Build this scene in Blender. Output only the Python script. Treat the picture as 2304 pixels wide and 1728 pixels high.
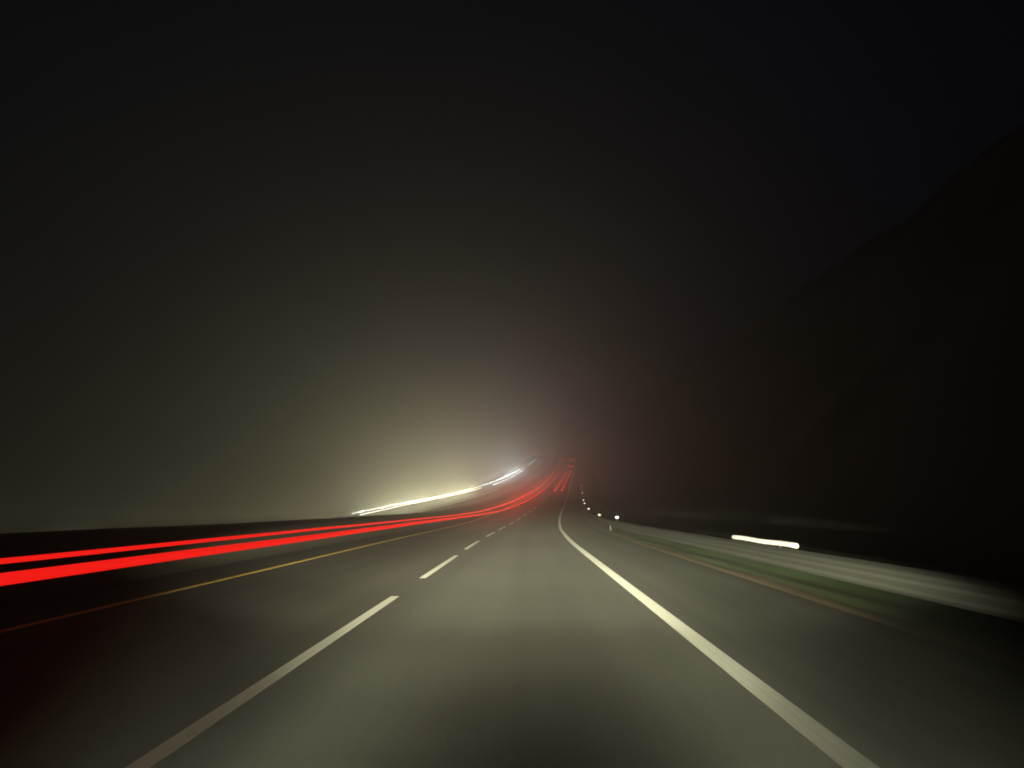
import bpy, bmesh, math, random
from mathutils import Vector, noise

random.seed(7)
for o in list(bpy.data.objects):
    bpy.data.objects.remove(o)
S = bpy.context.scene
C = S.collection

# ------------------------------------------------------------------ camera, sky, exposure
EYE = 1.28
F = 1450.0 / 2304.0
cd = bpy.data.cameras.new('camera')
cd.sensor_width = 36.0
cd.lens = 36.0 * F
cd.clip_start = 0.05
cd.clip_end = 4000
cam = bpy.data.objects.new('camera', cd)
C.objects.link(cam)
cam.location = (0, 0, EYE)
cam.rotation_euler = (math.radians(90) + math.atan(279 / 1450), 0, math.atan(35 / 1450 * math.cos(math.atan(279 / 1450))))
S.camera = cam

w = bpy.data.worlds.new('World')
S.world = w
w.use_nodes = True
bg = w.node_tree.nodes['Background']
bg.inputs['Color'].default_value = (0.24, 0.36, 1.0, 1)
bg.inputs['Strength'].default_value = 0.0030

S.view_settings.view_transform = 'Standard'
S.view_settings.look = 'None'
S.view_settings.exposure = 0.0
S.view_settings.gamma = 1.0
S.view_settings.use_curve_mapping = False
S.render.engine = 'CYCLES'
S.cycles.use_denoising = True
S.cycles.max_bounces = 6
S.cycles.volume_bounces = 1
S.cycles.sample_clamp_indirect = 4.0
S.cycles.filter_width = 1.9

# the camera car's own headlights (left and right), dipped and main beam
def spot(name, loc, target, watts, angle, blend, color, radius=0.07, wide=1.0):
    l = bpy.data.lights.new(name, 'SPOT')
    l.energy = watts
    l.spot_size = math.radians(angle)
    l.spot_blend = blend
    l.color = color
    l.shadow_soft_size = radius
    o = bpy.data.objects.new(name, l)
    C.objects.link(o)
    o.location = loc
    o.scale = (wide, 1, 1)
    o.rotation_euler = (Vector(target) - Vector(loc)).to_track_quat('-Z', 'Y').to_euler()
    return o

# half height, degrees below level, strength, half width of each lobe of the dipped beam
LOBES = [(1.2, 0.5, 690, 8), (1.8, 0.9, 370, 13), (2.6, 1.4, 230, 26), (3.6, 2.2, 106, 29), (5.0, 3.4, 24, 21), (6.5, 5.0, 3.9, 19), (9.0, 9.0, 0.5, 25)]
WARM = (0.98, 0.96, 0.66)
BEAM = 390.0
for sx in (-0.62, 0.62):
    for half, below, part, side in LOBES:
        spot('headlight', (sx, 0.05, 0.66), (sx + (0.55 if half < 2 else 0.7 + sx * 2.6), 30.05, 0.66 - 30 * math.tan(math.radians(below))), BEAM * part, half * 2, 1.0, WARM, 0.07,
             math.tan(math.radians(side)) / math.tan(math.radians(half)))

# ------------------------------------------------------------------ road alignment
# distance ahead, sideways shift, height
TAB = [(-60, 0, 0), (0, 0, 0), (22, 0.0, 0.0), (36, 0.22, 0.02), (52, 0.85, 0.17), (68, 1.75, 0.60), (86, 3.0, 1.35),
       (110, 4.9, 2.75), (126, 6.1, 3.75), (175, 9.9, 7.6), (236, 15.4, 14.2), (265, 17.9, 17.5),
       (320, 22.0, 24.0), (400, 27.0, 33.0), (500, 31.0, 39.5), (620, 34.0, 42.0), (1000, 40.0, 42.0)]

def _slopes(k):
    n = len(TAB)
    m = [0.0] * n
    for i in range(1, n - 1):
        a = (TAB[i][k] - TAB[i-1][k]) / (TAB[i][0] - TAB[i-1][0])
        b = (TAB[i+1][k] - TAB[i][k]) / (TAB[i+1][0] - TAB[i][0])
        m[i] = 0.0 if a * b <= 0 else 2 * a * b / (a + b)
    return m
MS = {1: _slopes(1), 2: _slopes(2)}

def ev(d, k):
    d = max(TAB[0][0], min(TAB[-1][0], d))
    i = 0
    while i < len(TAB) - 2 and d > TAB[i+1][0]:
        i += 1
    h = TAB[i+1][0] - TAB[i][0]
    t = (d - TAB[i][0]) / h
    p0, p1, m0, m1 = TAB[i][k], TAB[i+1][k], MS[k][i] * h, MS[k][i+1] * h
    return (2*t**3 - 3*t*t + 1)*p0 + (t**3 - 2*t*t + t)*m0 + (-2*t**3 + 3*t*t)*p1 + (t**3 - t*t)*m1

def P(d, u, z):
    """a point at distance d, u metres right of the camera's path, z above the road"""
    return Vector((ev(d, 1) + u, d, ev(d, 2) + z))

def stations(a, b, near=1.0):
    out, d = [], a
    while d < b - 1e-6:
        out.append(d)
        d += near if d < 60 else 2.5 if d < 150 else 6 if d < 420 else 20
    out.append(b)
    return out

# ------------------------------------------------------------------ helpers
def tag(o, label=None, cat=None, group=None, kind=None):
    for k, v in (('label', label), ('category', cat), ('group', group), ('kind', kind)):
        if v:
            o[k] = v
    return o

def link(name, me, mat, parent=None):
    o = bpy.data.objects.new(name, me)
    C.objects.link(o)
    if mat:
        me.materials.append(mat)
    if parent:
        o.parent = parent
    return o

def empty(name, loc=(0, 0, 0)):
    o = bpy.data.objects.new(name, None)
    C.objects.link(o)
    o.location = loc
    return o

def strip(name, ds, us, zf, mat, parent=None, smooth=False, uf=None):
    """sheet along the road: stations ds, offsets us, height zf(d, u); UV = metres across, metres along"""
    vs, uv, fs = [], [], []
    n = len(us)
    for d in ds:
        for u in us:
            vs.append(P(d, u, zf(d, u)))
            uv.append((u, d))
    for i in range(len(ds) - 1):
        for j in range(n - 1):
            a = i * n + j
            fs.append((a, a + 1, a + n + 1, a + n))
    me = bpy.data.meshes.new(name)
    me.from_pydata(vs, [], fs)
    l = me.uv_layers.new(name='UVMap')
    for p in me.polygons:
        p.use_smooth = smooth
        for li in p.loop_indices:
            l.data[li].uv = uv[me.loops[li].vertex_index]
    return link(name, me, mat, parent)

def slab(name, ds, u0, u1, h0, h1, mat, parent, feather=False):
    """thin painted bar with real edges"""
    vs, fs = [], []
    for d in ds:
        ht = h0 + 0.0004 if feather and d in (ds[0], ds[-1]) else h1
        for u, z in ((u0, h0), (u0, ht), (u1, ht), (u1, h0)):
            vs.append(P(d, u, z + (dip(d) if u < -10.5 else 0)))
    for i in range(len(ds) - 1):
        a = i * 4
        for k in range(3):
            fs.append((a + k, a + k + 4, a + k + 5, a + k + 1))
    fs.append((0, 1, 2, 3)); b = (len(ds) - 1) * 4
    fs.append((b + 3, b + 2, b + 1, b))
    me = bpy.data.meshes.new(name)
    me.from_pydata(vs, [], fs)
    l = me.uv_layers.new(name='UVMap')
    for p in me.polygons:
        for li in p.loop_indices:
            v = me.vertices[me.loops[li].vertex_index].co
            l.data[li].uv = (v.x - ev(v.y, 1), v.y)
    return link(name, me, mat, parent)

def tube(name, pts, radii, mat, parent=None, n=10):
    vs, fs = [], []
    m = len(pts)
    for i, p in enumerate(pts):
        t = (pts[min(i + 1, m - 1)] - pts[max(i - 1, 0)]).normalized()
        sx = t.cross(Vector((0, 0, 1))).normalized()
        sz = sx.cross(t)
        for k in range(n):
            a = 2 * math.pi * k / n
            vs.append(p + (sx * math.cos(a) + sz * math.sin(a)) * radii[i])
    for i in range(m - 1):
        for k in range(n):
            fs.append((i*n + k, i*n + (k+1) % n, (i+1)*n + (k+1) % n, (i+1)*n + k))
    fs.append(tuple(range(n))[::-1])
    fs.append(tuple((m-1)*n + k for k in range(n)))
    me = bpy.data.meshes.new(name)
    me.from_pydata(vs, [], fs)
    for p in me.polygons:
        p.use_smooth = len(p.vertices) == 4
    return link(name, me, mat, parent)

def profile(name, ds, prof, u0, mat, parent):
    """closed cross-section (du, z) swept along the road"""
    vs, fs = [], []
    n = len(prof)
    for d in ds:
        for du, z in prof:
            vs.append(P(d, u0 + du, z))
    for i in range(len(ds) - 1):
        for k in range(n):
            fs.append((i*n + k, (i+1)*n + k, (i+1)*n + (k+1) % n, i*n + (k+1) % n))
    fs.append(tuple(range(n)))
    fs.append(tuple((len(ds)-1)*n + k for k in range(n))[::-1])
    me = bpy.data.meshes.new(name)
    me.from_pydata(vs, [], fs)
    return link(name, me, mat, parent)

# ------------------------------------------------------------------ materials
def mat_new(name):
    m = bpy.data.materials.new(name)
    m.use_nodes = True
    return m, m.node_tree, m.node_tree.nodes['Principled BSDF']

def streaked(name, c0, c1, rough, across=1.2, along=0.02, fine=0.35, bump=0.0, c2=None):
    """colour worn into streaks along the direction of travel (UV in metres), plus fine grain"""
    m, nt, b = mat_new(name)
    N, L = nt.nodes, nt.links
    uv = N.new('ShaderNodeUVMap'); uv.uv_map = 'UVMap'
    mp = N.new('ShaderNodeMapping'); mp.inputs['Scale'].default_value = (across, along, 1)
    L.new(uv.outputs['UV'], mp.inputs['Vector'])
    n1 = N.new('ShaderNodeTexNoise'); n1.inputs['Scale'].default_value = 1.0
    n1.inputs['Detail'].default_value = 5.0
    L.new(mp.outputs['Vector'], n1.inputs['Vector'])
    r = N.new('ShaderNodeValToRGB')
    r.color_ramp.elements[0].position = 0.3; r.color_ramp.elements[0].color = (*c0, 1)
    r.color_ramp.elements[1].position = 0.7; r.color_ramp.elements[1].color = (*c1, 1)
    if c2:
        e = r.color_ramp.elements.new(0.5); e.color = (*c2, 1)
    L.new(n1.outputs['Fac'], r.inputs['Fac'])
    n2 = N.new('ShaderNodeTexNoise'); n2.inputs['Scale'].default_value = 60.0
    n2.inputs['Detail'].default_value = 3.0
    mp2 = N.new('ShaderNodeMapping'); mp2.inputs['Scale'].default_value = (1, 0.12, 1)
    L.new(uv.outputs['UV'], mp2.inputs['Vector']); L.new(mp2.outputs['Vector'], n2.inputs['Vector'])
    mr = N.new('ShaderNodeMapRange')
    mr.inputs['From Min'].default_value = 0.3; mr.inputs['From Max'].default_value = 0.7
    mr.inputs['To Min'].default_value = 1 - fine; mr.inputs['To Max'].default_value = 1 + fine
    L.new(n2.outputs['Fac'], mr.inputs['Value'])
    mx = N.new('ShaderNodeMix'); mx.data_type = 'RGBA'; mx.blend_type = 'MULTIPLY'
    mx.inputs['Factor'].default_value = 1.0
    L.new(r.outputs['Color'], mx.inputs[6]); L.new(mr.outputs['Result'], mx.inputs[7])
    L.new(mx.outputs[2], b.inputs['Base Color'])
    b.inputs['Roughness'].default_value = rough
    b.inputs['Specular IOR Level'].default_value = 0.15
    if bump:
        bp = N.new('ShaderNodeBump'); bp.inputs['Strength'].default_value = bump; bp.inputs['Distance'].default_value = 0.02
        L.new(n2.outputs['Fac'], bp.inputs['Height']); L.new(bp.outputs['Normal'], b.inputs['Normal'])
    return m

def plain(name, col, rough=0.6, metal=0.0, var=0.25, scale=4.0):
    m, nt, b = mat_new(name)
    N, L = nt.nodes, nt.links
    tc = N.new('ShaderNodeTexCoord')
    n = N.new('ShaderNodeTexNoise'); n.inputs['Scale'].default_value = scale; n.inputs['Detail'].default_value = 5
    L.new(tc.outputs['Object'], n.inputs['Vector'])
    r = N.new('ShaderNodeValToRGB')
    r.color_ramp.elements[0].position = 0.3; r.color_ramp.elements[0].color = (*[c * (1 - var) for c in col], 1)
    r.color_ramp.elements[1].position = 0.7; r.color_ramp.elements[1].color = (*[c * (1 + var) for c in col], 1)
    L.new(n.outputs['Fac'], r.inputs['Fac']); L.new(r.outputs['Color'], b.inputs['Base Color'])
    b.inputs['Roughness'].default_value = rough; b.inputs['Metallic'].default_value = metal
    return m

def glow(name, col, strength):
    m, nt, b = mat_new(name)
    b.inputs['Base Color'].default_value = (*[c * 0.3 for c in col], 1)
    b.inputs['Emission Color'].default_value = (*col, 1)
    b.inputs['Emission Strength'].default_value = strength
    return m

M_ROAD = streaked('worn_asphalt', (0.026, 0.024, 0.020), (0.060, 0.057, 0.048), 0.9, across=0.9, along=0.02, fine=0.10)
M_SHOULDER = streaked('shoulder_asphalt', (0.022, 0.021, 0.018), (0.054, 0.052, 0.044), 0.9, across=1.6, along=0.015, fine=0.10)
M_WHITE = streaked('white_road_paint', (0.64, 0.64, 0.58), (0.78, 0.78, 0.71), 0.6, across=14, along=0.06, fine=0.05)
M_DASH = streaked('worn_white_road_paint', (0.50, 0.50, 0.44), (0.66, 0.66, 0.58), 0.6, across=14, along=0.06, fine=0.05)
M_YELLOW = streaked('yellow_road_paint', (0.66, 0.46, 0.09), (0.78, 0.56, 0.12), 0.6, across=14, along=0.06, fine=0.05)
M_VERGE = streaked('grass_and_dirt', (0.060, 0.052, 0.026), (0.045, 0.050, 0.024), 0.95, across=1.7, along=0.012, fine=0.25, c2=(0.034, 0.064, 0.018))
M_FIELD = streaked('dark_ground', (0.030, 0.028, 0.020), (0.045, 0.042, 0.028), 0.95, across=0.3, along=0.02, fine=0.2)
M_BANK = streaked('median_earth', (0.022, 0.020, 0.016), (0.036, 0.032, 0.024), 0.95, across=2.0, along=0.02, fine=0.2)
M_HILL = plain('hillside_scrub', (0.006, 0.007, 0.006), 0.95, var=0.4, scale=0.3)
M_STEEL = streaked('galvanised_steel', (0.009, 0.009, 0.0075), (0.0145, 0.0145, 0.012), 0.95, across=12, along=0.05, fine=0.08)
M_POST = plain('weathered_post', (0.010, 0.009, 0.008), 0.85, scale=8)
M_RED = glow('red_light', (1.0, 0.012, 0.008), 0.88)
M_RED_FAR = glow('red_light_far', (1.0, 0.045, 0.03), 6.0)
M_WHITE_L = glow('white_light', (1.0, 0.96, 0.88), 1.4)
M_BLUE_L = glow('cool_white_light', (0.82, 0.97, 1.0), 1.6)
M_FAINT = glow('faint_cool_light', (0.75, 0.95, 1.0), 1.0)
M_MARK = glow('reflector_glow', (1.0, 0.90, 0.68), 0.9)  # this and the next: reflectors, returned headlight given as emission
M_MARK_FAR = glow('reflector_glow_far', (1.0, 0.92, 0.75), 1.8)

# ------------------------------------------------------------------ ground
rn = random.Random(3)
def lerp_prof(u, pts):
    if u <= pts[0][0]: return pts[0][1]
    for (a, za), (b, zb) in zip(pts, pts[1:]):
        if u <= b:
            t = (u - a) / (b - a); t = t * t * (3 - 2 * t)
            return za + (zb - za) * t
    return pts[-1][1]

def dip(d):
    # the oncoming carriageway runs a little lower nearer to us
    t = min(1.0, max(0.0, (d - 40) / 48.0))
    return -0.85 * (1 - t * t * (3 - 2 * t))

SECT = [(-22, -0.03), (-14, -0.03), (-12.5, -0.25), (-10.6, -0.25), (-8.9, 0.80), (-8.3, 0.87), (-7.9, 0.82), (-7.0, -0.02),
        (4.1, -0.02), (4.6, -0.02), (6.0, 0.02), (7.2, -0.02), (8.4, -0.3), (10, -0.5), (16, -0.9)]
def wob(d, s):
    return math.sin(d * 0.11 + s) * 0.5 + math.sin(d * 0.043 + 2.1 * s) * 0.8 + math.sin(d * 0.23 + 1.3 * s) * 0.3

def ground_z(d, u):
    base = lerp_prof(u, SECT)
    if u < -10.5:
        base += dip(d)
    if -10 < u < -7.2:
        base += 0.012 * math.sin(d * 0.21) + 0.008 * math.sin(d * 0.57 + 1)
    if u < -22:
        fall = (-22 - u) * 0.45
        base = -0.03 + dip(d) - min(fall, ev(d, 2) + 2.0)
    return base

us = [-420, -300, -200, -120, -80, -60, -45, -35, -30, -26, -24, -22, -18, -14, -13.2, -12.5, -11.5, -10.6, -10.0, -9.5, -9.1, -8.8, -8.55, -8.3, -8.1,
      -7.9, -7.6, -7.3, -7.0, -6.5, -4, -2, 0, 2, 4.0]
ds = stations(-60, 1000, 1.5)
ground = strip('ground', ds, us, ground_z, M_BANK, smooth=True)
tag(ground, kind='structure')

# the verge and the hillside on the right
def hill_z(d, u):
    z = lerp_prof(u, SECT)
    if u > 11.5:
        t = u - 11.5
        h = 78 * math.tanh(t * 1.15 / 78.0)
        h *= 1 + 0.04 * wob(d, u * 0.05)
        h = min(h, 104 - ev(d, 2) - math.exp(-t / 40))
        h += (1.2 * noise.noise(Vector((u * 0.09, d * 0.07, 3.3))) + 0.7 * noise.noise(Vector((u * 0.3, d * 0.21, 8.1)))) * min(1, t / 8)
        z += max(0, h)
    elif u > 4.15:
        z += 0.02 * math.sin(u * 7.0 + d * 0.03) + 0.012 * math.sin(d * 0.9 + u * 5)
    return z
vus = [4.0, 4.1, 4.25, 4.4, 4.6, 4.8, 5.0, 5.2, 5.4, 5.7, 6.0, 6.5, 7.2]
verge = tag(strip('verge', ds, vus, hill_z, M_VERGE, smooth=True), kind='structure')
hus = [7.2, 8.0, 9.5, 10.5, 11.5, 13] + list(range(15, 131, 4)) + [140, 220, 420]
hill = tag(strip('hillside', ds, hus, hill_z, M_HILL, smooth=True), kind='structure')

M_DIRT = streaked('dirt_edge', (0.070, 0.050, 0.026), (0.090, 0.068, 0.036), 0.95, across=3.0, along=0.02, fine=0.25)
tag(strip('dirt_edge', ds, [4.02, 4.15, 4.3, 4.42], lambda d, u: hill_z(d, u) + 0.012 + 0.02 * math.sin((u - 4.02) * 7.8), M_DIRT, smooth=True), kind='structure')

# ------------------------------------------------------------------ road and its markings
rds = stations(-30, 900)
road = strip('road', rds, [-7.0, -5.5, -3.7, -1.9, 0, 1.7], lambda d, u: 0.0, M_ROAD)
tag(road, kind='structure')
shoulder = strip('shoulder', rds, [1.7, 2.4, 3.2, 4.1], lambda d, u: -0.004 - 0.010 * (u - 1.7) / 2.4, M_SHOULDER)
tag(shoulder, kind='structure')
far_road = strip('oncoming_road', rds, [-21.8, -19.5, -17, -14.5], lambda d, u: 0.02 + dip(d), M_ROAD)
tag(far_road, kind='structure')
PT = 0.004
slab('edge_line', stations(-10, 620, 0.5), 1.575, 1.755, 0.0005, PT + 0.001, M_WHITE, road)
slab('yellow_edge_line', stations(-10, 620, 0.5), -5.62, -5.51, 0.0005, PT, M_YELLOW, road)
dash0 = 1.6
k = 0
edges = [(2.2, 9.9), (12.4, 18.2), (20.9, 26.2)]
d = 29.9
while d < 240:
    edges.append((d, d + 5.2)); d += 8.7
for a, b in edges:
    n = max(2, int((b - a) / 0.8))
    slab('lane_dash', [a + (b - a) * i / n for i in range(n + 1)], -2.02, -1.90, 0.0005, PT, M_DASH, road, True)
slab('edge_line', stations(-10, 620, 1.0), -14.95, -14.8, 0.0205, 0.0245, M_YELLOW, far_road)
slab('edge_line', stations(-10, 620, 1.0), -21.2, -21.05, 0.0205, 0.0245, M_WHITE, far_road)

# ------------------------------------------------------------------ guardrail on the right
UG = 4.35
gr = empty('guardrail', P(0, UG, 0))
tag(gr, 'dull dark grey corrugated guardrail running along the grass beside the right shoulder', 'guardrail')
def child_world(o, parent):
    o.parent = parent
    o.matrix_parent_inverse = parent.matrix_basis.inverted()
W = [(0.0, 0.62), (-0.02, 0.61), (-0.075, 0.565), (-0.075, 0.525), (-0.015, 0.475), (-0.015, 0.435), (-0.075, 0.385), (-0.075, 0.345), (-0.02, 0.30), (0.0, 0.29)]
W = W + [(du + 0.006, z) for du, z in reversed(W)]
rail = profile('rail', stations(-12, 420, 2.0), W, UG, M_STEEL, None)
child_world(rail, gr)
def box_me(name, sx, sy, sz, bev=0.0):
    bm = bmesh.new()
    bmesh.ops.create_cube(bm, size=1.0)
    bmesh.ops.scale(bm, vec=(sx, sy, sz), verts=bm.verts)
    if bev:
        bmesh.ops.bevel(bm, geom=bm.edges[:], offset=bev, segments=2, affect='EDGES', profile=0.6)
    me = bpy.data.meshes.new(name)
    bm.to_mesh(me); bm.free()
    return me
post_me = box_me('post', 0.08, 0.10, 1.0, 0.008)
post_me.materials.append(M_POST)
d = -26.5
while d < 130:
    o = bpy.data.objects.new('post', post_me); C.objects.link(o)
    o.location = P(d, UG + 0.075, 0.10)
    child_world(o, gr)
    d += 32.0

# reflectors on the guardrail, the headlight they return put in as emission
G_MARK = 'small glowing reflectors along the right guardrail'
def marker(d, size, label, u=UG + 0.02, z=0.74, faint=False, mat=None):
    t = empty('glowing_reflector', P(d, u, 0.60))
    tag(t, label, 'reflector', G_MARK)
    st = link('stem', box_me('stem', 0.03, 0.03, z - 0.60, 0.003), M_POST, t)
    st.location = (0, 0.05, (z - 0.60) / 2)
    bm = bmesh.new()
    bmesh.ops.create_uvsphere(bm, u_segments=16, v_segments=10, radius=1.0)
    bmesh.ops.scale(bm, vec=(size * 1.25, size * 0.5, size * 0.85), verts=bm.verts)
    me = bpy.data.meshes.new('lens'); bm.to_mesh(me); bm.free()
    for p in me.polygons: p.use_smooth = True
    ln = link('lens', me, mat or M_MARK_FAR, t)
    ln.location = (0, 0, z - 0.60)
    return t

bar = empty('glowing_reflector', P(12.5, UG, 0.60))  # blurred streak of one reflector, built as a glowing tube
tag(bar, 'streak of a reflector, made as a long slender cream white glowing bar just above the right guardrail', 'reflector', G_MARK)
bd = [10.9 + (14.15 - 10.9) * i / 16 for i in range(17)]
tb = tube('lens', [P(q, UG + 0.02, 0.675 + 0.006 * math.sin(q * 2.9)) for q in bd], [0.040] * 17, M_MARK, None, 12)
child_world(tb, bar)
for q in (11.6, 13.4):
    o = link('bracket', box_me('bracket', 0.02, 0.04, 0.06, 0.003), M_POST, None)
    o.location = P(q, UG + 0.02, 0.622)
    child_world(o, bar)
marker(33.5, 0.075, 'oval white glowing reflector, next beyond the long glowing bar on the right', z=0.80)
M_DIM = glow('reflector_glow_dim', (0.9, 0.9, 0.75), 0.22)  # weaker emission for a reflector that returns less headlight
marker(45, 0.09, 'dim grey glowing reflector between two brighter ones on the right', mat=M_DIM, z=0.74)
marker(62, 0.075, 'bright white glowing reflector, third counting away from the long glowing bar', z=0.80)
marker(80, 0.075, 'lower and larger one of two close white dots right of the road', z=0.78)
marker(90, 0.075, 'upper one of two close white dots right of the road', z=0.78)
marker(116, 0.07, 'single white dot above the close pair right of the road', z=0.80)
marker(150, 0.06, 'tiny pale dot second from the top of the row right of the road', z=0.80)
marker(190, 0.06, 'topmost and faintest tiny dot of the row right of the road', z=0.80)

# ------------------------------------------------------------------ light trails
def point(name, loc, watts, color, radius):
    l = bpy.data.lights.new(name, 'POINT')
    l.energy = watts; l.color = color; l.shadow_soft_size = radius
    o = bpy.data.objects.new(name, l); C.objects.link(o); o.location = loc
    return o

def trail(label, d0, d1, uf, hf, r, mat, group, shake=0.0, seed=0.0):
    q = stations(d0, d1, 0.5 if d0 < 30 else 1.0)
    pts, rad = [], []
    for x in q:
        s = shake * math.sqrt(max(x, 1.0))
        pts.append(P(x, uf(x) + s * 0.4 * math.sin(x * 0.63 + seed), hf(x) + s * (math.sin(x * 0.41 + seed) * 0.6 + math.sin(x * 1.07 + 2 * seed) * 0.4)))
        rad.append(r(x) if callable(r) else r)
    t = tube('light_trail', pts, rad, mat)
    tag(t, label, 'light trail', group)
    return t

G_RED, G_WHITE = 'red tail light trails', 'white headlight trails of oncoming traffic'
def grow(a, b, d0, d1):
    return lambda x: a + (b - a) * min(1, max(0, (x - d0) / (d1 - d0)))
trail('long thick red light trail sweeping in from the left edge, lower of the two', 1.6, 228, lambda x: -3.15, lambda x: 0.86,
      grow(0.038, 0.085, 25, 150), M_RED, G_RED, 0.001, 0.4)
trail('long thinner red light trail sweeping in from the left edge, upper of the two', 2.2, 222, lambda x: -4.95, lambda x: 0.79,
      grow(0.027, 0.075, 25, 150), M_RED, G_RED, 0.001, 1.7)
trail('short red light trail in the right lane, left one of the close pair', 126, 225, lambda x: -0.85, lambda x: 0.80, 0.12, M_RED, G_RED, 0.003, 2.0)
trail('short red light trail in the right lane, right one of the close pair', 126, 232, lambda x: 0.50, lambda x: 0.80, 0.12, M_RED, G_RED, 0.003, 2.0)
trail('upper strand of the long bright white light trail beyond the median', 62.5, 140, lambda x: -18.2, lambda x: 0.80 + dip(x), 0.042, M_WHITE_L, G_WHITE, 0.0012, 0.0)
trail('lower strand of the long bright white light trail beyond the median', 62.5, 142, lambda x: -17.4, lambda x: 0.68 + dip(x), 0.048, M_WHITE_L, G_WHITE, 0.0018, 0.9)
trail('upper strand of the shorter bluish white light trail beyond the median', 140, 238, lambda x: -18.4, lambda x: 0.85, grow(0.04, 0.09, 140, 175), M_BLUE_L, G_WHITE, 0.006, 2.2)
trail('lower strand of the shorter bluish white light trail beyond the median', 160, 236, lambda x: -17.0, lambda x: 0.55, 0.08, M_BLUE_L, G_WHITE, 0.010, 3.3)
trail('faint short grey blue light trail near the crest, farthest of the oncoming lights', 270, 325, lambda x: -17.8, lambda x: 0.8, 0.14, M_FAINT, G_WHITE, 0.012, 1.0)

# the light those lamps throw into the fog, in the direction they face
def facing_back(name, d, u, h, watts, color, angle, lift=0.0):
    a = P(d, u, h + (dip(d) if u < -10 else 0)); b = P(d - 6, u, h + (dip(d - 6) if u < -10 else 0)) + Vector((0, 0, lift))
    return spot(name, a, b, watts, angle, 1.0, color, 0.06)
for i in range(9):
    dd = 66 + i * 8.5
    facing_back('oncoming_headlight_and_fill', dd, -17.9, 0.75, (1500, 1900, 3000, 2300, 2200, 2700, 3300, 2500, 2200)[i], (1.0, 0.945, 0.61), 116, 4.0)
for dd, wt in [(18 + k * 4.2, 170 + 16 * k) for k in range(10)]:   # unseen lamps added behind the median bank to brighten the left haze
    facing_back('oncoming_headlight_and_fill', dd, -18.2, 0.45, wt, (1.0, 0.94, 0.58), 116, 4.0)
for i in range(5):
    dd = 165 + i * 17
    facing_back('oncoming_headlight_and_fill', dd, -17.7, 0.75, (1800, 2400, 4800, 3200, 2000)[i], (0.80, 0.97, 1.0), 116, 4.0)
for i in range(13):
    dd = 50 + i * 14
    facing_back('tail_light_glow', dd, -4.0, 0.82, (330, 520, 780, 840, 760, 600, 380, 230, 150, 110, 90, 80, 70)[i], (1.0, 0.04, 0.025), 100, 3.0)
for i in range(6):
    facing_back('tail_light_glow', 128 + i * 20, -0.2, 0.82, 90, (1.0, 0.04, 0.025), 100, 3.0)

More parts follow.
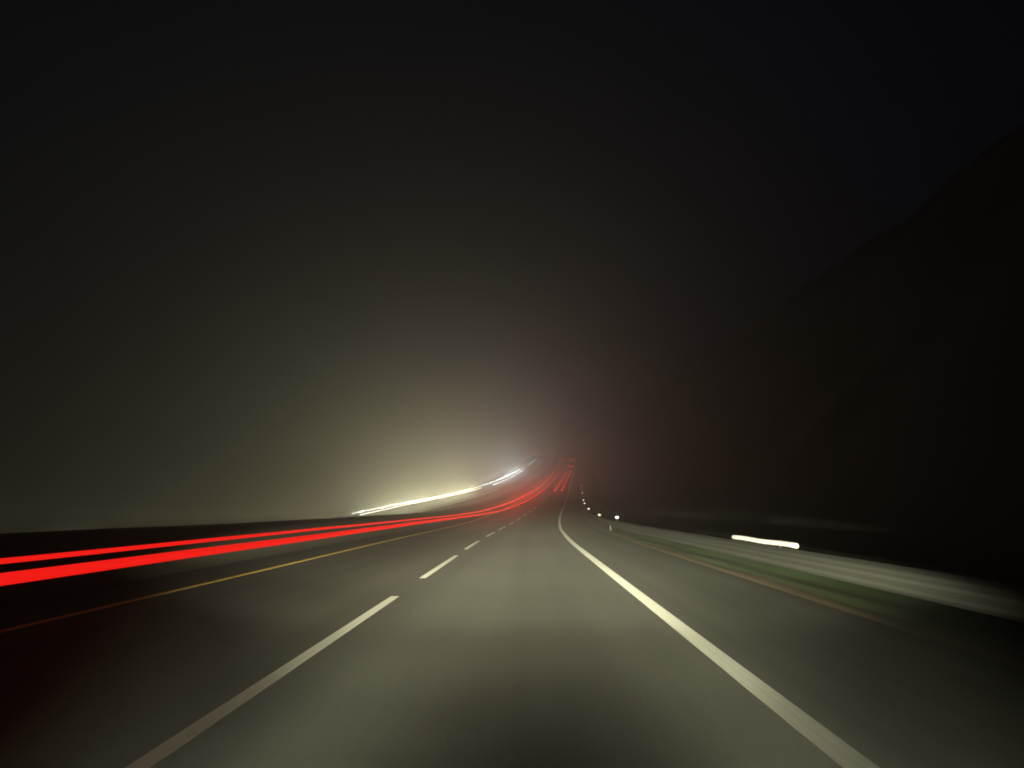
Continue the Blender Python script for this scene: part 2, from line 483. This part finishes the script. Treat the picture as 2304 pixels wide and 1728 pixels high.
# ------------------------------------------------------------------ far cars near the crest
M_CAR = plain('dark_car_paint', (0.03, 0.03, 0.035), 0.35, var=0.1)
M_GLASS = plain('car_glass', (0.01, 0.01, 0.012), 0.1, var=0.1)
M_TYRE = plain('tyre_rubber', (0.02, 0.02, 0.02), 0.9)
M_RIM = plain('wheel_rim', (0.25, 0.25, 0.25), 0.4, 0.8)
def make_car(d, u, label):
    t = empty('car', P(d, u, 0))
    t.rotation_euler = (math.atan((ev(d + 2, 2) - ev(d - 2, 2)) / 4), 0, -math.atan((ev(d + 2, 1) - ev(d - 2, 1)) / 4))
    tag(t, label, 'car', 'cars climbing towards the crest')
    side = [(-2.2, 0.30), (-2.25, 0.62), (-2.18, 0.95), (-1.6, 1.02), (-1.05, 1.42), (0.35, 1.44), (1.05, 1.0), (2.05, 0.82), (2.25, 0.60), (2.2, 0.28)]
    bm = bmesh.new()
    def wid(z): return 0.90 if z < 1.0 else 0.90 - (z - 1.0) * 0.5
    lf = [bm.verts.new((-wid(z), y, z)) for y, z in side]
    rt = [bm.verts.new((wid(z), y, z)) for y, z in side]
    n = len(side)
    for i in range(n):
        bm.faces.new((lf[i], lf[(i+1) % n], rt[(i+1) % n], rt[i]))
    bm.faces.new(lf[::-1]); bm.faces.new(rt)
    bmesh.ops.recalc_face_normals(bm, faces=bm.faces[:])
    bmesh.ops.bevel(bm, geom=bm.edges[:], offset=0.05, segments=2, affect='EDGES')
    me = bpy.data.meshes.new('body'); bm.to_mesh(me); bm.free()
    link('body', me, M_CAR, t)
    def quad(name, vs, mat):
        me = bpy.data.meshes.new(name)
        c = sum((Vector(v) for v in vs), Vector()) / 4
        nrm = (Vector(vs[1]) - Vector(vs[0])).cross(Vector(vs[2]) - Vector(vs[0])).normalized() * 0.02
        a = [Vector(v) for v in vs]; b = [v + nrm for v in a]
        me.from_pydata([*a, *b], [], [(3, 2, 1, 0), (4, 5, 6, 7), (0, 1, 5, 4), (1, 2, 6, 5), (2, 3, 7, 6), (3, 0, 4, 7)])
        return link(name, me, mat, t)
    quad('rear_window', [(-0.62, -1.5, 1.10), (0.62, -1.5, 1.10), (0.55, -1.13, 1.38), (-0.55, -1.13, 1.38)], M_GLASS)
    quad('windscreen', [(0.66, 0.97, 1.06), (-0.66, 0.97, 1.06), (-0.58, 0.43, 1.40), (0.58, 0.43, 1.40)], M_GLASS)
    for s in (-1, 1):
        lamp = link('tail_light', box_me('tail_light', 0.34, 0.08, 0.20, 0.03), M_RED_FAR, t)
        lamp.location = (s * 0.68, -2.25, 0.78)
        for y in (-1.4, 1.4):
            bm = bmesh.new()
            bmesh.ops.create_cone(bm, cap_ends=True, segments=24, radius1=0.32, radius2=0.32, depth=0.2)
            me = bpy.data.meshes.new('wheel'); bm.to_mesh(me); bm.free()
            wh = link('wheel', me, M_TYRE, t)
            wh.location = (s * 0.84, y, 0.32); wh.rotation_euler = (0, math.pi / 2, 0)
            bm = bmesh.new()
            bmesh.ops.create_cone(bm, cap_ends=True, segments=20, radius1=0.2, radius2=0.18, depth=0.03)
            me = bpy.data.meshes.new('rim'); bm.to_mesh(me); bm.free()
            rm = link('rim', me, M_RIM, wh)
            rm.location = (0, 0, s * 0.11)
    return t
make_car(262, -0.1, 'dark car with two red tail lights in the right lane above the short red trails')
make_car(318, 0.0, 'farthest dark car with red tail lights at the top of the right lane')
make_car(322, -3.8, 'far dark car with red tail lights in the left lane just under the crest')

# ------------------------------------------------------------------ fog
me = box_me('haze', 880, 1100, 116)
haze = link('haze', me, None)
haze.location = (0, 480, -6 + 58)
hm = bpy.data.materials.new('haze')
hm.use_nodes = True
nt = hm.node_tree
nt.nodes.remove(nt.nodes['Principled BSDF'])
pv = nt.nodes.new('ShaderNodeVolumePrincipled')
pv.inputs['Color'].default_value = (0.92, 0.93, 0.86, 1)
pv.inputs['Density'].default_value = 0.0031
pv.inputs['Anisotropy'].default_value = 0.76
nt.links.new(pv.outputs['Volume'], nt.nodes['Material Output'].inputs['Volume'])
me.materials.append(hm)
tag(haze, kind='stuff')
